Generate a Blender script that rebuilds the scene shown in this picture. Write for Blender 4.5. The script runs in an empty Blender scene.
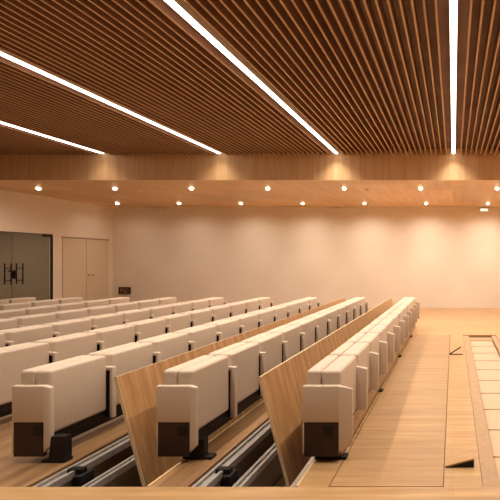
import bpy, bmesh, math, random
from mathutils import Vector, Matrix

random.seed(7)
scene = bpy.context.scene
col = scene.collection
H = 1.48            # eye height
FPX = 420.0         # focal length in pixels of a 500 px frame

# ------------------------------------------------------------------ materials
def new_mat(name):
    m = bpy.data.materials.new(name)
    m.use_nodes = True
    nt = m.node_tree
    return m, nt, nt.nodes['Principled BSDF']

def plain(name, rgb, rough=0.6, metal=0.0, noise=0.0, nscale=30.0, bump=0.0, spec=0.5):
    m, nt, b = new_mat(name)
    b.inputs['Base Color'].default_value = (*rgb, 1)
    b.inputs['Roughness'].default_value = rough
    b.inputs['Metallic'].default_value = metal
    b.inputs['Specular IOR Level'].default_value = spec
    if noise or bump:
        tc = nt.nodes.new('ShaderNodeTexCoord')
        n = nt.nodes.new('ShaderNodeTexNoise')
        n.inputs['Scale'].default_value = nscale
        n.inputs['Detail'].default_value = 4
        nt.links.new(tc.outputs['Object'], n.inputs['Vector'])
        if noise:
            r = nt.nodes.new('ShaderNodeValToRGB')
            r.color_ramp.elements[0].position = 0.3
            r.color_ramp.elements[1].position = 0.7
            r.color_ramp.elements[0].color = (*[c * (1 - noise) for c in rgb], 1)
            r.color_ramp.elements[1].color = (*[min(1, c * (1 + noise)) for c in rgb], 1)
            nt.links.new(n.outputs['Fac'], r.inputs['Fac'])
            nt.links.new(r.outputs['Color'], b.inputs['Base Color'])
        if bump:
            bp = nt.nodes.new('ShaderNodeBump')
            bp.inputs['Strength'].default_value = bump
            bp.inputs['Distance'].default_value = 0.01
            nt.links.new(n.outputs['Fac'], bp.inputs['Height'])
            nt.links.new(bp.outputs['Normal'], b.inputs['Normal'])
    return m

def wood(name, dark, light, scale=(1, 1, 1), rough=0.45, boards=None, swap=False, bvar=0.12, rot=0.0, spec=0.5, mortar=0.6):
    """Grain: noise stretched by SCALE (small along the grain). boards=(length, width): plank joints and tone changes in the plane;
    swap=True runs the boards along y."""
    m, nt, b = new_mat(name)
    b.inputs['Roughness'].default_value = rough
    b.inputs['Specular IOR Level'].default_value = spec
    tc = nt.nodes.new('ShaderNodeTexCoord')
    mp = nt.nodes.new('ShaderNodeMapping')
    mp.inputs['Scale'].default_value = scale
    mp.inputs['Rotation'].default_value = (0, rot, 0)
    nt.links.new(tc.outputs['Object'], mp.inputs['Vector'])
    n = nt.nodes.new('ShaderNodeTexNoise')
    n.inputs['Scale'].default_value = 1.0
    n.inputs['Detail'].default_value = 6
    n.inputs['Roughness'].default_value = 0.62
    nt.links.new(mp.outputs['Vector'], n.inputs['Vector'])
    r = nt.nodes.new('ShaderNodeValToRGB')
    r.color_ramp.elements[0].position = 0.30
    r.color_ramp.elements[1].position = 0.70
    r.color_ramp.elements[0].color = (*dark, 1)
    r.color_ramp.elements[1].color = (*light, 1)
    nt.links.new(n.outputs['Fac'], r.inputs['Fac'])
    out = r.outputs['Color']
    if boards:
        mp2 = nt.nodes.new('ShaderNodeMapping')
        if swap:
            mp2.inputs['Rotation'].default_value = (0, 0, math.pi / 2)
        nt.links.new(tc.outputs['Object'], mp2.inputs['Vector'])
        bk = nt.nodes.new('ShaderNodeTexBrick')
        bk.inputs['Scale'].default_value = 1.0
        bk.inputs['Brick Width'].default_value = boards[0]
        bk.inputs['Row Height'].default_value = boards[1]
        bk.inputs['Mortar Size'].default_value = 0.0016
        bk.inputs['Mortar Smooth'].default_value = 0.3
        bk.inputs['Color1'].default_value = (1 - bvar, 1 - bvar * 1.1, 1 - bvar * 1.25, 1)
        bk.inputs['Color2'].default_value = (1, 1, 1, 1)
        bk.inputs['Mortar'].default_value = (mortar, mortar * .93, mortar * .86, 1)
        nt.links.new(mp2.outputs['Vector'], bk.inputs['Vector'])
        mx = nt.nodes.new('ShaderNodeMix')
        mx.data_type = 'RGBA'; mx.blend_type = 'MULTIPLY'
        mx.inputs['Factor'].default_value = 1.0
        nt.links.new(out, mx.inputs['A'])
        nt.links.new(bk.outputs['Color'], mx.inputs['B'])
        out = mx.outputs['Result']
    nt.links.new(out, b.inputs['Base Color'])
    return m

def emitter(name, rgb, strength):
    m = bpy.data.materials.new(name)
    m.use_nodes = True
    nt = m.node_tree
    nt.nodes.clear()
    e = nt.nodes.new('ShaderNodeEmission')
    e.inputs['Color'].default_value = (*rgb, 1)
    e.inputs['Strength'].default_value = strength
    o = nt.nodes.new('ShaderNodeOutputMaterial')
    nt.links.new(e.outputs['Emission'], o.inputs['Surface'])
    return m

def glass_mat():
    m, nt, b = new_mat('door_glass')
    b.inputs['Base Color'].default_value = (0.86, 0.82, 0.75, 1)
    b.inputs['Roughness'].default_value = 0.02
    b.inputs['IOR'].default_value = 1.45
    b.inputs['Transmission Weight'].default_value = 1.0
    return m

WARM = (1.0, 0.86, 0.715)
M = {}
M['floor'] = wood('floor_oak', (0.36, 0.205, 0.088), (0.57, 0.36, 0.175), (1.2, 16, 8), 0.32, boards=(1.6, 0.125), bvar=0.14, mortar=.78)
M['lid'] = wood('lid_oak', (0.29, 0.165, 0.072), (0.46, 0.28, 0.132), (1.2, 20, 8), 0.42, boards=(1.48, 0.2), bvar=0.07, mortar=.85)
M['dimmed_floor'] = wood('dimmed_floor_oak', (0.17, 0.085, 0.036), (0.40, 0.235, 0.115), (11, 0.8, 8), 0.36, boards=(2.4, 0.16), swap=True, bvar=0.2, mortar=.7)  # oak darkened so its colour carries the dimness of the left floor
M['panel'] = wood('panel_oak', (0.27, 0.125, 0.045), (0.60, 0.345, 0.150), (3, 14, 1.3), 0.38)
M['panel_edge'] = wood('panel_edge_ply', (0.62, 0.47, 0.28), (0.74, 0.58, 0.36), (2, 2, 2), 0.5)
M['trim'] = wood('strip_trim_oak', (0.62, 0.42, 0.22), (0.74, 0.53, 0.30), (14, 1, 8), 0.35)
M['slat'] = wood('slat_cedar_shaded', (0.21, 0.098, 0.052), (0.32, 0.155, 0.083), (20, 0.7, 6), 0.5)  # slat body, colour darkened to paint the shade on the sides
M['lit_underside'] = wood('slat_cedar_lit', (0.50, 0.30, 0.155), (0.66, 0.43, 0.24), (20, 0.7, 6), 0.5)  # same slats, paler below: light on the undersides put into the colour
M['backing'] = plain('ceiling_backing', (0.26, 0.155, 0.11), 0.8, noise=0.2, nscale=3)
M['bulkhead'] = wood('bulkhead_veneer', (0.76, 0.46, 0.225), (0.90, 0.61, 0.34), (16, 4, 0.8), 0.45, spec=.3)
M['lowceil'] = wood('soffit_veneer', (0.75, 0.47, 0.235), (0.90, 0.65, 0.38), (11, 0.6, 3), 0.42, boards=(1.4, 1.1), swap=True, bvar=.22, mortar=.9)
M['wall'] = plain('plaster_cream', (0.84, 0.75, 0.635), 0.75, noise=0.03, nscale=1.2)
M['door'] = plain('door_cream', (0.72, 0.62, 0.46), 0.5)
M['groove'] = plain('door_shadow_gap', (0.42, 0.32, 0.22), 0.8)
M['fabric'] = plain('seat_cream_leather', (0.57, 0.455, 0.35), 0.58, noise=0.035, nscale=60, bump=0.12)
M['tan'] = plain('stowed_tan_upholstery', (0.50, 0.35, 0.22), 0.55, noise=0.03, nscale=40)
M['black'] = plain('black_metal', (0.010, 0.007, 0.006), 0.55, spec=.25)
M['plate'] = plain('dark_brown_plate', (0.030, 0.013, 0.009), 0.45, spec=.3)
M['rail'] = plain('grey_steel_rail', (0.36, 0.33, 0.30), 0.42, metal=0.3, noise=0.12, nscale=25)
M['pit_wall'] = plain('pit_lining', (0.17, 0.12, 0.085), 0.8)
M['pit_floor'] = plain('pit_concrete', (0.50, 0.42, 0.33), 0.85, noise=0.08, nscale=6)
M['mesh'] = wood('stowed_strip', (0.33, 0.20, 0.105), (0.42, 0.265, 0.145), (30, 30, 30), 0.55)
M['white'] = plain('white_plastic', (0.78, 0.72, 0.64), 0.4)
M['steel'] = plain('brushed_steel', (0.32, 0.28, 0.24), 0.32, metal=0.9)
M['chrome'] = plain('handle_steel', (0.62, 0.55, 0.45), 0.25, metal=0.9)
M['corridor'] = plain('corridor_grey', (0.40, 0.32, 0.23), 0.8, noise=.05, nscale=2)
M['redbrown'] = plain('socket_red_brown', (0.11, 0.030, 0.020), 0.45)
M['glass'] = glass_mat()
M['strip_glow'] = emitter('strip_light_glow', (1.0, 0.86, 0.70), 5.5)
M['spot_glow'] = emitter('downlight_glow', (1.0, 0.76, 0.48), 14.0)
M['lamp_glow'] = emitter('emergency_lamp_glow', (1.0, 0.85, 0.6), 1.3)

# ------------------------------------------------------------------ mesh helpers
def newbm():
    return bmesh.new()

def add_box(bm, x0, x1, y0, y1, z0, z1, bevel=0.0, seg=2, mi=0, mat=None):
    t = bmesh.new()
    bmesh.ops.create_cube(t, size=1.0)
    for v in t.verts:
        v.co = Vector(((x0 + x1) / 2 + v.co.x * (x1 - x0), (y0 + y1) / 2 + v.co.y * (y1 - y0), (z0 + z1) / 2 + v.co.z * (z1 - z0)))
    if bevel > 0:
        bmesh.ops.bevel(t, geom=list(t.edges), offset=bevel, segments=seg, profile=0.5, affect='EDGES')
    merge(bm, t, mi, mat)

def merge(bm, t, mi=0, mat=None):
    if mat is not None:
        bmesh.ops.transform(t, matrix=mat, verts=t.verts)
    for f in t.faces:
        f.material_index = mi
    me = bpy.data.meshes.new('tmp')
    t.to_mesh(me); t.free()
    bm.from_mesh(me)
    bpy.data.meshes.remove(me)

def add_prism(bm, pts, a0, a1, axis='y', mi=0, bevel=0.0, seg=2):
    """Extrude the outline PTS (given in the plane across AXIS) from a0 to a1."""
    t = bmesh.new()
    def P(p, a):
        return (p[0], a, p[1]) if axis == 'y' else ((a, p[0], p[1]) if axis == 'x' else (p[0], p[1], a))
    lo = [t.verts.new(P(p, a0)) for p in pts]
    hi = [t.verts.new(P(p, a1)) for p in pts]
    n = len(pts)
    t.faces.new(lo); t.faces.new(list(reversed(hi)))
    for i in range(n):
        t.faces.new((lo[i], hi[i], hi[(i + 1) % n], lo[(i + 1) % n]))
    bmesh.ops.recalc_face_normals(t, faces=t.faces)
    if bevel > 0:
        bmesh.ops.bevel(t, geom=list(t.edges), offset=bevel, segments=seg, profile=0.5, affect='EDGES')
    merge(bm, t, mi)

def add_cyl(bm, r, p0, p1, n=16, r2=None, mi=0):
    t = bmesh.new()
    p0, p1 = Vector(p0), Vector(p1)
    d = p1 - p0
    bmesh.ops.create_cone(t, cap_ends=True, segments=n, radius1=r, radius2=r if r2 is None else r2, depth=d.length)
    mat = Matrix.Translation((p0 + p1) / 2) @ d.to_track_quat('Z', 'Y').to_matrix().to_4x4()
    merge(bm, t, mi, mat)

def obj(name, bm, mats, parent=None, smooth=False, loc=(0, 0, 0)):
    me = bpy.data.meshes.new(name)
    bm.to_mesh(me); bm.free()
    if not isinstance(mats, (list, tuple)):
        mats = [mats]
    for m in mats:
        me.materials.append(m)
    if smooth:
        for p in me.polygons:
            p.use_smooth = True
        try:
            me.set_sharp_from_angle(angle=math.radians(40))
        except Exception:
            pass
    o = bpy.data.objects.new(name, me)
    col.objects.link(o)
    o.location = loc
    if parent is not None:
        o.parent = parent
    return o

def tag(o, label, cat, group=None):
    o['label'] = label; o['category'] = cat
    if group: o['group'] = group
    return o

def thing(name, label, cat, loc=(0, 0, 0), group=None):
    o = bpy.data.objects.new(name, None)
    col.objects.link(o)
    o.location = loc
    return tag(o, label, cat, group)

def struct(name, bm, mats, parent=None):
    o = obj(name, bm, mats, parent)
    if parent is None:
        o['kind'] = 'structure'
    return o

def copy_tree(o, parent=None):
    c = o.copy(); col.objects.link(c)
    if parent is not None: c.parent = parent
    for ch in list(o.children):
        copy_tree(ch, c)
    return c

# ------------------------------------------------------------------ room numbers
XL, XR = -10.5, 7.0
YB, YW = -3.0, 12.95
YBH = 8.58
ZS, ZL = 3.625, 3.114            # slat undersides, low ceiling
YP0 = 2.74                       # near edge of the pits
Y0, PITCH, NSEAT = 3.05, 0.56, 11
ROWP = 1.05
def row_x(k): return -0.795 - ROWP * k - (.012 if k else 0) + .022 * max(0, k - 2)

PIT_A = (-1.74, -1.03)
PIT_B = (-2.79, -2.00)
PIT_R = (0.19, 0.84)
LID = (-0.81, -0.07)
YP1, YPR1 = 9.62, 8.30

# floor: wood top broken by the pits
bm = newbm()
def fl(x0, x1, y0, y1): add_box(bm, x0, x1, y0, y1, -0.035, 0.0)
fl(XL - .15, XR, YB, YP0)
fl(XL - .15, XR, YP1, YW + .1)
g = 0.007
fl(PIT_A[1], LID[0] - g, YP0, YP1)
fl(LID[0] - g, LID[1] + g, YPR1 + g, YP1)
fl(LID[1] + g, PIT_R[0], YP0, YP1)
fl(PIT_R[0], PIT_R[1], YPR1, YP1)
fl(PIT_R[1], XR, YP0, YP1)
floor = struct('floor', bm, M['floor'])
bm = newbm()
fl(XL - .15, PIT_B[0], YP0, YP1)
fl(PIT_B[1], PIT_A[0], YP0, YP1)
struct('floor_seating', bm, M['dimmed_floor'])
# structure below the floor: lining and concrete bottom of the pits
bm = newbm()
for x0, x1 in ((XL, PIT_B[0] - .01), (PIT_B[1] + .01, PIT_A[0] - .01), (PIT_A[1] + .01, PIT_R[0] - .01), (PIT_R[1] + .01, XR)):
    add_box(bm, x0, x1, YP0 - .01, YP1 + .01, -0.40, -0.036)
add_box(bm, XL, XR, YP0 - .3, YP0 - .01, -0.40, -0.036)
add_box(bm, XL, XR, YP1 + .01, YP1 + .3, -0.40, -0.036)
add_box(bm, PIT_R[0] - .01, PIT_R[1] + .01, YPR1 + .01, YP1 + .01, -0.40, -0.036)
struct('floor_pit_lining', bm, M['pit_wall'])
bm = newbm()
add_box(bm, XL, XR, YP0 - .3, YP1 + .3, -0.46, -0.40)
struct('floor_pit_bottom', bm, M['pit_floor'])
# light edging on the strips that carry the two right rows
bm = newbm()
add_box(bm, PIT_A[1], PIT_A[1] + .016, YP0, YP1, 0, .006)
add_box(bm, PIT_B[1], PIT_B[1] + .016, YP0, YP1, 0, .006)
struct('trim_1', bm, M['trim'])

# walls
bm = newbm()
add_box(bm, XL - .2, XR + .1, YW, YW + .1, 0, ZS)
struct('wall_back', bm, M['wall'])
GD = (9.05, 11.01, 2.15)          # glass door opening
DD = (11.28, 12.76, 2.07)         # double door
bm = newbm()
add_box(bm, XL - .1, XL, YB, GD[0], 0, ZS)
add_box(bm, XL - .1, XL, GD[0], GD[1], GD[2], ZS)
add_box(bm, XL - .1, XL, GD[1], YW, 0, ZS)
struct('wall_left', bm, M['wall'])
bm = newbm(); add_box(bm, XR, XR + .1, YB, YW, 0, ZS); struct('wall_right', bm, M['wall'])
bm = newbm(); add_box(bm, XL - .1, XR + .1, YB - .1, YB, 0, ZS + .2); struct('wall_front', bm, M['panel'])
# corridor behind the glass
bm = newbm()
add_box(bm, XL - 2.3, XL - 2.2, GD[0] - .6, GD[1] + .6, 0, 2.6)
add_box(bm, XL - 2.2, XL - .1, GD[0] - .7, GD[0] - .6, 0, 2.6)
add_box(bm, XL - 2.2, XL - .1, GD[1] + .6, GD[1] + .7, 0, 2.6)
add_box(bm, XL - 2.3, XL - .1, GD[0] - .7, GD[1] + .7, 2.6, 2.7)
struct('wall_corridor', bm, M['corridor'])
bm = newbm(); add_box(bm, XL - 2.3, XL - .15, GD[0] - .7, GD[1] + .7, -.05, 0); struct('floor_corridor', bm, M['corridor'])

l = bpy.data.lights.new('corridor_lamp', 'AREA'); l.energy = 19; l.size = .6; l.color = (1, .90, .78)
lo = bpy.data.objects.new('corridor_lamp', l); col.objects.link(lo); lo.location = (XL - 1.2, 9.6, 2.58)
# low ceiling + bulkhead
bm = newbm()
add_box(bm, XL - .1, XR + .1, YBH + .06, YW + .1, ZL, ZL + .05)
struct('ceiling_rear', bm, M['lowceil'])
bm = newbm()
add_box(bm, XL - .1, XR + .1, YBH, YBH + .06, ZL - .004, ZS + .3)
struct('trim_2', bm, M['bulkhead'])

# slatted ceiling
SP = 2.37 / 24
bm = newbm()
add_box(bm, XL - .1, XR + .1, YB, YBH, ZS + .13, ZS + .18)
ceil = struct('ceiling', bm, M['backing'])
bm = newbm()
strips = [0.0, -2.37, -4.74, -7.11]
i = int((XL + 10) / SP)
n0, n1 = int(math.ceil((XL + .03) / SP)), int((XR - .03) / SP)
for n in range(n0, n1):
    if n % 24 in (0, 23):
        continue
    xs = (n + .5) * SP
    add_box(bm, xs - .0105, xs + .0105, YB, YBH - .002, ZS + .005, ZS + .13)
    add_box(bm, xs - .0105, xs + .0105, YB, YBH - .002, ZS, ZS + .005, mi=1)  # thin bottom layer painted lighter, as if lit from the floor
sl = obj('slat', bm, [M['slat'], M['lit_underside']], ceil)

# ------------------------------------------------------------------ linear lamps
def linear_light(x, label, power):
    t = thing('linear_light', label, 'light', (x, 0, ZS), 'linear ceiling lamps')
    b = newbm(); add_box(b, -.036, .036, 1.4, YBH - .07, .022, .1295); obj('housing', b, M['white'], t)
    b = newbm(); add_box(b, -.031, .031, 1.4, YBH - .07, .006, .0215, .003, 2); obj('diffuser', b, M['strip_glow'], t)
    l = bpy.data.lights.new('linear_lamp', 'AREA')
    l.shape = 'RECTANGLE'; l.size = .05; l.size_y = (YBH - .17) - 1.4
    l.energy = power; l.color = WARM; l.spread = math.radians(112)
    lo = bpy.data.objects.new('linear_lamp', l); col.objects.link(lo)
    lo.location = (x, (YBH - .17 + 1.4) / 2, ZS + .002)
    return t
LP = 94
linear_light(0.0, 'wide glowing linear ceiling light running straight ahead, rightmost of the four', LP)
linear_light(-2.37, 'glowing linear ceiling light slanting to the upper middle, second of four from the right', LP)
linear_light(-4.74, 'long thin glowing ceiling light, third of four from the right', LP * .6)
linear_light(-7.11, 'short thin glowing ceiling light at the far left of the slatted ceiling', LP * .4)
linear_light(2.37, 'linear ceiling light beyond the right edge of the view, over the right floor', LP * .6)
linear_light(4.74, 'linear ceiling light farthest beyond the right edge of the view', LP * .6)

# ------------------------------------------------------------------ downlights
ORD = ['first', 'second', 'third', 'fourth', 'fifth', 'sixth', 'seventh', 'eighth', 'ninth', 'tenth', 'eleventh']
def spot(x, y, z, power):
    for size, share, blend in ((165, .72, 1.0), (84, .28, .7)):
        l = bpy.data.lights.new('downlight_lamp', 'SPOT')
        l.energy = power * share; l.color = WARM; l.spot_size = math.radians(size); l.spot_blend = blend; l.shadow_soft_size = .04
        o = bpy.data.objects.new('downlight_lamp', l); col.objects.link(o)
        o.location = (x, y, z)
dl = None
for j, (yy, word) in enumerate(((9.53, 'nearer'), (12.04, 'farther'))):
    for q in range(-3, 7):
        x = 0.988 - (1.771 if j else 1.734) * q
        if x < XL + .3: continue
        if q < 0:      # the rows go on past the frame: their light only
            spot(x, yy, ZL - .06, 85 if j else 140)
            continue
        lab = 'small glowing round downlight, %s from the right in the %s row of the low ceiling' % (ORD[q], word)
        if dl is None:
            dl = thing('downlight', lab, 'light', (x, yy, ZL), 'recessed downlights')
            b = newbm()
            add_cyl(b, .062, (0, 0, -.006), (0, 0, .004), 24); obj('ring', b, M['white'], dl)
            b = newbm()
            add_cyl(b, .026, (0, 0, -.042), (0, 0, -.03), 24, .040); add_cyl(b, .040, (0, 0, -.03), (0, 0, -.004), 24); obj('lens', b, M['spot_glow'], dl, True)
        else:
            c = copy_tree(dl); c.location = (x, yy, ZL); c['label'] = lab
        spot(x, yy, ZL - .06, (125 if j else 215) * max(.16, min(1.0, 1.06 + x * .09)))

# small ceiling and wall devices
def detector(x, y, label):
    t = thing('smoke_detector', label, 'detector', (x, y, ZL), 'ceiling detectors')
    b = newbm(); add_cyl(b, .06, (0, 0, -.012), (0, 0, .002), 20); obj('base', b, M['white'], t)
    b = newbm(); add_cyl(b, .032, (0, 0, -.03), (0, 0, -.012), 20, .045); obj('sensor_cap', b, M['white'], t)
detector(-3.73, 11.07, 'small pale round ceiling detector, nearer the middle of the low ceiling')
detector(-1.99, 9.67, 'small round ceiling detector, rightmost one of the low ceiling')
detector(-8.86, 10.9, 'small pale round ceiling detector near the left wall, leftmost one')
detector(-7.3, 9.8, 'small round ceiling detector, second from the left, near the bulkhead')

def wall_unit(x, label, lit):
    t = thing('emergency_light', label, 'emergency light', (x, YW + .001, 3.02), 'wall units below the ceiling')
    b = newbm(); add_box(b, -.15, .15, -.06, 0, -.055, .055, .012); obj('casing', b, M['white'], t)
    b = newbm(); add_box(b, -.11, .11, -.068, -.055, -.035, .035, .004); obj('lens', b, M['lamp_glow'] if lit else M['white'], t)
wall_unit(0.94, 'small lit emergency lamp high on the cream wall under the far right downlight', True)
wall_unit(-3.62, 'small unlit emergency lamp high on the cream wall, middle of the three', False)
wall_unit(-9.14, 'small unlit emergency lamp high on the cream wall near the left corner', False)

# box low on the back wall
t = thing('wall_socket_box', 'dark red-brown socket box low on the cream wall by the left corner', 'wall box', (-10.12, YW, .54))
b = newbm()
add_box(b, -.17, .17, -.05, 0, -.105, -.085); add_box(b, -.17, .17, -.05, 0, .085, .105)
add_box(b, -.17, -.15, -.05, 0, -.085, .085); add_box(b, .15, .17, -.05, 0, -.085, .085)
obj('frame', b, M['plate'], t)
b = newbm(); add_box(b, -.15, .15, -.02, 0, -.085, .085); obj('back_plate', b, plain('socket_back', (.30, .16, .11), .5), t)
for sx, sz, w in ((-.07, -.045, .10), (.09, -.03, .075), (.0, .03, .09), (.11, .055, .04)):
    b = newbm(); add_box(b, sx - w / 2, sx + w / 2, -.04, -.019, sz - .028, sz + .028, .006); obj('socket', b, M['redbrown'], t)

# ------------------------------------------------------------------ doors
d = bpy.data.objects.new('door_1', None); col.objects.link(d); d['kind'] = 'structure'; d.location = (XL, 0, 0)
YM = 10.03
b = newbm(); add_box(b, -.056, -.044, GD[0] + .01, YM - .004, .01, GD[2] - .05); obj('door_glass', b, M['glass'], d)
b = newbm(); add_box(b, -.056, -.044, YM + .004, GD[1] - .02, .01, GD[2] - .05); obj('door_glass', b, M['glass'], d)
b = newbm()
add_box(b, -.08, .004, GD[0], GD[1], GD[2] - .012, GD[2])
add_box(b, -.07, .002, GD[1] - .010, GD[1], 0, GD[2] - .012)
add_box(b, -.08, .004, GD[0], GD[0] + .012, 0, GD[2] - .012)
obj('door_frame', b, M['plate'], d)
b = newbm(); add_box(b, -.075, .02, GD[1] - .22, GD[1] - .02, GD[2] - .07, GD[2] - .012, .006); obj('door_closer', b, M['plate'], d)
b = newbm(); add_box(b, -.06, .006, YM - .14, YM - .03, 1.10, 1.17, .004); obj('door_lock', b, M['plate'], d) if False else b.free()
for yy in (YM - .09, YM + .18):
    b = newbm()
    for xx in (.03, -.13):
        add_cyl(b, .014, (xx, yy, .90), (xx, yy, 1.40), 12)
        for zz in (.99, 1.28):
            add_cyl(b, .011, (xx, yy, zz), (-.05, yy, zz), 10)
    obj('door_handle', b, M['plate'], d, True)
b = newbm(); add_box(b, -.09, .0, YM - .05, YM + .05, 1.20, 1.235, .004); add_box(b, -.09, 0, YM + .02, YM + .05, 1.03, 1.20, .004)
obj('door_lock', b, M['black'], d)

d = bpy.data.objects.new('door_2', None); col.objects.link(d); d['kind'] = 'structure'; d.location = (XL, 0, 0)
ymid = 12.0
b = newbm(); add_box(b, 0, .012, DD[0], ymid - .006, .01, DD[2] - .01); obj('door_leaf', b, M['door'], d)
b = newbm(); add_box(b, 0, .012, ymid + .006, DD[1], .01, DD[2] - .01); obj('door_leaf', b, M['door'], d)
b = newbm(); add_box(b, 0, .02, DD[0] - .03, DD[1] + .03, DD[2], DD[2] + .045); obj('door_head', b, plain('door_head_tan', (.46, .36, .26), .6), d)
b = newbm(); add_box(b, 0, .003, ymid - .006, ymid + .006, .01, DD[2] - .01); add_box(b, 0, .003, DD[0] - .012, DD[0], 0, DD[2]); add_box(b, 0, .003, DD[1], DD[1] + .012, 0, DD[2]); obj('door_gap', b, M['groove'], d)
b = newbm()
add_cyl(b, .025, (.012, ymid + .06, 1.05), (.02, ymid + .06, 1.05), 16)
add_cyl(b, .01, (.02, ymid + .06, 1.05), (.06, ymid + .06, 1.05), 12)
add_cyl(b, .011, (.06, ymid + .06, 1.05), (.06, ymid + .20, 1.05), 12)
add_cyl(b, .011, (.06, ymid + .20, 1.05), (.03, ymid + .20, 1.03), 12)
obj('door_handle', b, M['chrome'], d, True)

# ------------------------------------------------------------------ auditorium seats
AT = 0.042                      # arm thickness
def add_hex(bm, lo, hi, mi=0, bevel=0.0):
    """Solid between two quads LO and HI of 3-D points in the same order."""
    t = bmesh.new()
    a = [t.verts.new(p) for p in lo]; b = [t.verts.new(p) for p in hi]
    t.faces.new(a); t.faces.new(list(reversed(b)))
    for i in range(4):
        t.faces.new((a[i], b[i], b[(i + 1) % 4], a[(i + 1) % 4]))
    bmesh.ops.recalc_face_normals(t, faces=t.faces)
    if bevel > 0:
        bmesh.ops.bevel(t, geom=list(t.edges), offset=bevel, segments=3, profile=0.5, affect='EDGES')
    merge(bm, t, mi)

def make_seat(low=.122, right=-.066):
    t = thing('auditorium_chair', 'x', 'seat', (0, 0, 0))
    y0, y1 = AT + .002, PITCH - .002
    b = newbm()
    add_box(b, -.292, -.184, y0, y1, .19, .667, .024, 4)
    obj('backrest', b, M['fabric'], t, True)
    b = newbm()
    add_box(b, -.181, right, y0, y1, .19, .665, .024, 4)
    obj('seat_cushion', b, M['fabric'], t, True)
    b = newbm()
    add_box(b, -.26, -.085, y0 + .02, y1, low, .205)
    obj('seat_bracket', b, M['black'], t)
    return t

def mid_arm(t, ar, post, y=0.0):
    """Padded armrest; the padding wraps a dark core that shows beside the seat."""
    sl, zb = (.020, .192) if ar > 0 else (.006, .122)
    b = newbm()
    add_prism(b, [(-.30, .528), (-.30, .565), (ar - .09, .565), (ar, .565 - sl), (ar, zb), (ar - post, zb), (ar - post, .528)], y, y + AT, 'y', 0, .008, 3)
    a = obj('armrest', b, M['fabric'], t, True)
    b = newbm()
    add_box(b, -.29, ar - post, y + .010, y + AT - .010, zb + .01, .53)
    obj('armrest_core', b, M['black'], a)

def end_arm(t, ar):
    b = newbm()
    fx = ar - .035 if ar < .02 else ar - .085
    add_box(b, -.305, fx + .002, 0, AT, .298, .565, .009, 3)
    d = .012 if ar < .02 else .05
    add_hex(b, [(fx - .006, 0, .075), (ar, d, .12), (ar, AT + d * .6, .12), (fx - .006, AT, .075)],
               [(fx - .006, 0, .565), (ar, d, .553 - d * .5), (ar, AT + d * .6, .553 - d * .5), (fx - .006, AT, .565)], 0, .008)
    add_box(b, -.305, -.290, .004, AT - .002, .07, .31, .004)
    obj('armrest', b, M['fabric'], t, True)
    b = newbm()
    add_box(b, -.292, fx - .010, .004, AT - .006, .05, .300)
    p = obj('end_plate', b, M['plate'], t)
    p['label'] = 'dark brown plate on the lower half of the row end'
    b = newbm(); add_box(b, -.15, -.08, .0005, .006, .20, .275, .002); obj('plate_label', b, M['black'], p)

def in_view(xa, xb, ya, yb, za=0.0, zb=.667):
    for x in (xa, xb):
        for y in (ya, yb):
            for z in (za, zb):
                px = 453.5 + x / y * FPX; py = 260 + (H - z) / y * FPX
                if 0 <= px <= 500 and py <= 492: return True
    return False

ROWNAME = ['row nearest the right aisle', 'second row from the right', 'third row from the right', 'fourth row from the right',
           'fifth row from the right', 'sixth row from the right', 'seventh row from the right', 'eighth row from the right', 'ninth row from the right']
pats = {}
for v, (ar, post) in enumerate(((.05, .105), (-.02, .045), (-.022, .030))):
    for w in ('end', 'mid', 'far'):
        p = pats[v, w] = make_seat(.122 if v else .187, -.066 if v else -.035)
        if w == 'end': end_arm(p, (.05, -.022, -.035)[v])
        else: mid_arm(p, ar, post)
        if w == 'far': mid_arm(p, ar, post, PITCH)
for k in range(9):
    rx = row_x(k)
    seen = [i for i in range(NSEAT) if in_view(rx - .29, rx - .02, Y0 + i * PITCH, Y0 + (i + 1) * PITCH, .35)]
    seen = [i for i in range(min(seen), NSEAT)]
    for i in seen:
        if k <= 2:
            lab = 'cream folded seat, %s from the near end of the %s' % (ORD[i], ROWNAME[k])
        else:
            lab = 'cream folded seat, %s from the far end of the %s' % (ORD[NSEAT - 1 - i], ROWNAME[k])
        s = copy_tree(pats[min(k, 2), 'end' if i == 0 else 'far' if i == NSEAT - 1 else 'mid'])
        s.location = (rx, Y0 + i * PITCH, 0)
        s['label'] = lab
        s['group'] = 'cream seats in the ' + ROWNAME[k]
    # the beam that carries the row, with its feet and the far armrest
    first = min(seen)
    ya = Y0 + first * PITCH + (.06 if first == 0 else -.3)
    yb = Y0 + NSEAT * PITCH
    t = thing('seat_row_frame', 'black beam with floor feet carrying the ' + ROWNAME[k].replace('row', 'row of cream seats', 1), 'seat frame', (rx, 0, 0), 'beams under the seat rows')
    b = newbm(); add_box(b, -.24, -.10, ya, yb, .075, .121); obj('beam', b, M['black'], t)
    f0, f1, p1 = ((-.235, .0, -.06), (-.15, .065, .005), (-.10, .075, .072))[min(k, 2)]
    for i in range(0, NSEAT + 1, 3):
        if i < first - 1: continue
        y = Y0 + i * PITCH + ((.09, .09, .040)[min(k, 2)] if i == 0 else .0)
        b = newbm()
        add_box(b, f0, f1, y - .03, y + .04, 0, .022, .004)
        zt = .19 if k == 2 else .15 if k == 1 else .118
        if i == 0: add_prism(b, [(f0 + (.05 if k == 2 else 0), .02), (p1, .02), (p1, zt), (f0 + .07, zt)], y - .025, y + .03)
        else: add_prism(b, [(-.15, .02), (-.03, .02), (-.05, .118), (-.13, .118)], y - .02, y + .03)
        obj('foot', b, M['black'], t)
    if k == 0:
        b = newbm(); add_box(b, -.055, -.035, ya, yb, .03, .186, .004); p = obj('apron', b, M['lid'], t); p['label'] = 'wooden apron board under the seats'
# remove the two patterns themselves
for p in pats.values():
    for ch in list(p.children):
        for g2 in list(ch.children): bpy.data.objects.remove(g2)
        bpy.data.objects.remove(ch)
    bpy.data.objects.remove(p)

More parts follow.
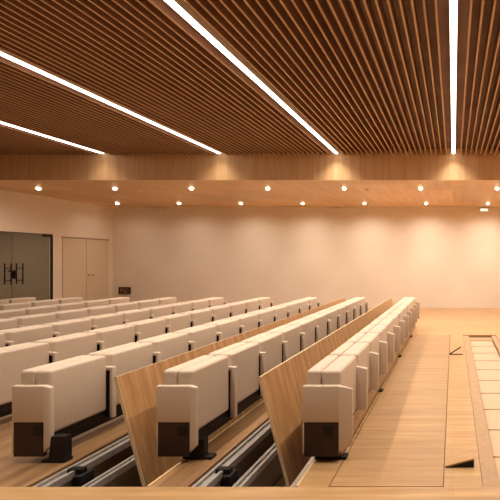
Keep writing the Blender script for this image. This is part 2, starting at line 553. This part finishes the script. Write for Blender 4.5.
# ------------------------------------------------------------------ leaning wood lids of the open pits
def lean_panel(xt, label):
    xb = xt + .213
    zt, zb = .62, -.19
    L = math.hypot(.213, zt - zb); th = math.atan2(.213, zt - zb)
    t = thing('floor_hatch', label, 'floor hatch', (xb, 0, zb), 'lids leaning behind the seat rows')
    t.rotation_euler = (0, -th, 0)
    b = newbm(); add_box(b, -.022, 0, 3.09, 9.58, 0, L); obj('board', b, M['panel'], t)
    b = newbm()
    add_box(b, -.022, .0005, 3.086, 3.0905, 0, L + .003); add_box(b, -.022, .0005, 3.086, 9.583, L, L + .003)
    p = obj('edging', b, M['panel_edge'], t); p['label'] = 'pale plywood edging'
lean_panel(-1.416, 'tall oak lid leaning open between the two rows nearest the right aisle')
lean_panel(-2.476, 'tall oak lid leaning open between the second and third rows from the right')

# ------------------------------------------------------------------ lifting rails in the open pits
def rails(x, label):
    t = thing('pit_rail_unit', label, 'rail mechanism', (x, 0, -.40), 'steel rails in the open pits')
    for xa, xb, zt in ((.012, .105, .385), (.195, .262, .30)):
        b = newbm()
        pts = [(xa, zt - .05), (xa, zt), (xa + .022, zt), (xa + .022, zt - .02), (xb - .022, zt - .02), (xb - .022, zt), (xb, zt), (xb, zt - .05)]
        add_prism(b, pts, YP0 + .02, YP1 - .1)
        obj('rail', b, M['rail'], t)
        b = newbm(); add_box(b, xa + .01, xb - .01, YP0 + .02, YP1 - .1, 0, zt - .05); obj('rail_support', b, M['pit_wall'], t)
    for y in (2.98, 4.7, 6.4, 8.1):
        b = newbm()
        add_box(b, .045, .15, y, y + .05, .05, .395, .006)
        add_box(b, .11, .17, y - .03, y + .09, .20, .36, .012)
        add_cyl(b, .022, (.15, y + .02, .27), (.25, y + .02, .25), 12)
        obj('bracket', b, M['black'], t)
    for y in (2.8, 3.35, 3.9):
        b = newbm(); add_cyl(b, .018, (.228, y, .275), (.228, y, .305), 10); obj('bolt', b, M['chrome'], t)
    b = newbm(); add_cyl(b, .02, (.42, YP0 + .02, .08), (.42, YP1 - .1, .08), 10); obj('pipe', b, M['pit_wall'], t)
rails(PIT_A[0], 'grey steel rails with black brackets in the pit beside the second row from the right')
rails(PIT_B[0], 'grey steel rails with black brackets in the pit beside the third row from the right')

# ------------------------------------------------------------------ closed lid, stowed row and flaps on the right
b = newbm(); add_box(b, LID[0], LID[1], YP0 + .004, YPR1, -.034, .002)
tag(obj('floor_hatch', b, M['lid']), 'closed flat oak lid flush with the aisle floor right of the seats', 'floor hatch')

b = newbm()
add_box(b, PIT_R[0] + .004, .300, YP0 + .01, YPR1 - .004, -.20, -.012)
add_box(b, .745, PIT_R[1] - .004, YP0 + .01, YPR1 - .004, -.20, -.012)
add_box(b, .300, .745, 2.752 + 10 * .52, YPR1 - .004, -.20, -.046)
struct('trim_3', b, M['mesh'])
t = thing('stowed_row_tray', 'long dark tray under the stowed tan seats in the right floor', 'tray', (0, 0, 0))
b = newbm(); add_box(b, .302, .743, YP0 + .01, 2.752 + 10 * .52 - .004, -.20, -.18); obj('base', b, M['pit_wall'], t)
for y in (3.0, 5.5, 7.7):
    b = newbm(); add_box(b, .33, .72, y, y + .05, -.40, -.20); obj('support', b, M['black'], t)
SPW = .52
for i in range(10):
    ya = 2.756 + i * SPW
    w = '%s from the near end, sunk in the right floor' % ORD[i]
    s = thing('stowed_chair', 'flat tan stowed seat, ' + w, 'stowed seat', (0, ya, -.179), 'seats stowed flat in the floor')
    b = newbm(); add_box(b, .306, .738, .019, SPW - .005, 0, .125, .014, 3); obj('cushion', b, M['tan'], s, True)
    b = newbm(); add_box(b, .3005, .738, -.004, .018, 0, .131, .006, 2); obj('armrest', b, M['tan'], s, True)

def flap(y, ang, label, ytk):
    t = thing('floor_flap', label, 'floor flap', (-.058, y, .0), 'lifted flaps in the light floor strip')
    r = math.radians(ang); L = .205 / math.cos(r) if ang < 20 else .20
    b = newbm(); add_box(b, 0, L, 0, ytk, -.004, .006); p = obj('flap_plate', b, M['floor'] if ang < 20 else M['black'], t)
    p.rotation_euler = (0, -r, 0); p.location = (0, 0, .006)
    b = newbm()
    if ang < 20:
        add_prism(b, [(0, .001), (.205, .001), (.205, .205 * math.tan(r)), (.002, .003)], .004, ytk - .006)
    else:
        add_box(b, 0, .205, 0, ytk, .0005, .006)
    p = obj('flap_dark_gap', b, M['black'], t)  # solid black standing for the shade under the raised flap and in its slot
flap(2.99, 14.5, 'low wedge-shaped floor flap with shaded gap filled black, nearest the camera by the sunken row', .12)
flap(6.56, 32, 'small open black floor flap farther along beside the sunken row', .05)

# ------------------------------------------------------------------ camera, world, view
cam = bpy.data.cameras.new('camera')
cam.sensor_fit = 'HORIZONTAL'; cam.sensor_width = 36
cam.lens = 36 * FPX / 500
cam.shift_x = (250 - 453.5) / 500
cam.shift_y = (260 - 250) / 500
cam.clip_start = .05
co = bpy.data.objects.new('camera', cam); col.objects.link(co)
co.location = (0, 0, H); co.rotation_euler = (math.pi / 2, 0, 0)
scene.camera = co
w = bpy.data.worlds.new('world'); scene.world = w; w.use_nodes = True
w.node_tree.nodes['Background'].inputs['Color'].default_value = (0, 0, 0, 1)
scene.cycles.max_bounces = 10
scene.cycles.diffuse_bounces = 6
scene.view_settings.view_transform = 'Standard'
scene.view_settings.look = 'None'
scene.view_settings.gamma = 1.0
scene.view_settings.use_curve_mapping = False
scene.view_settings.exposure = 0.25
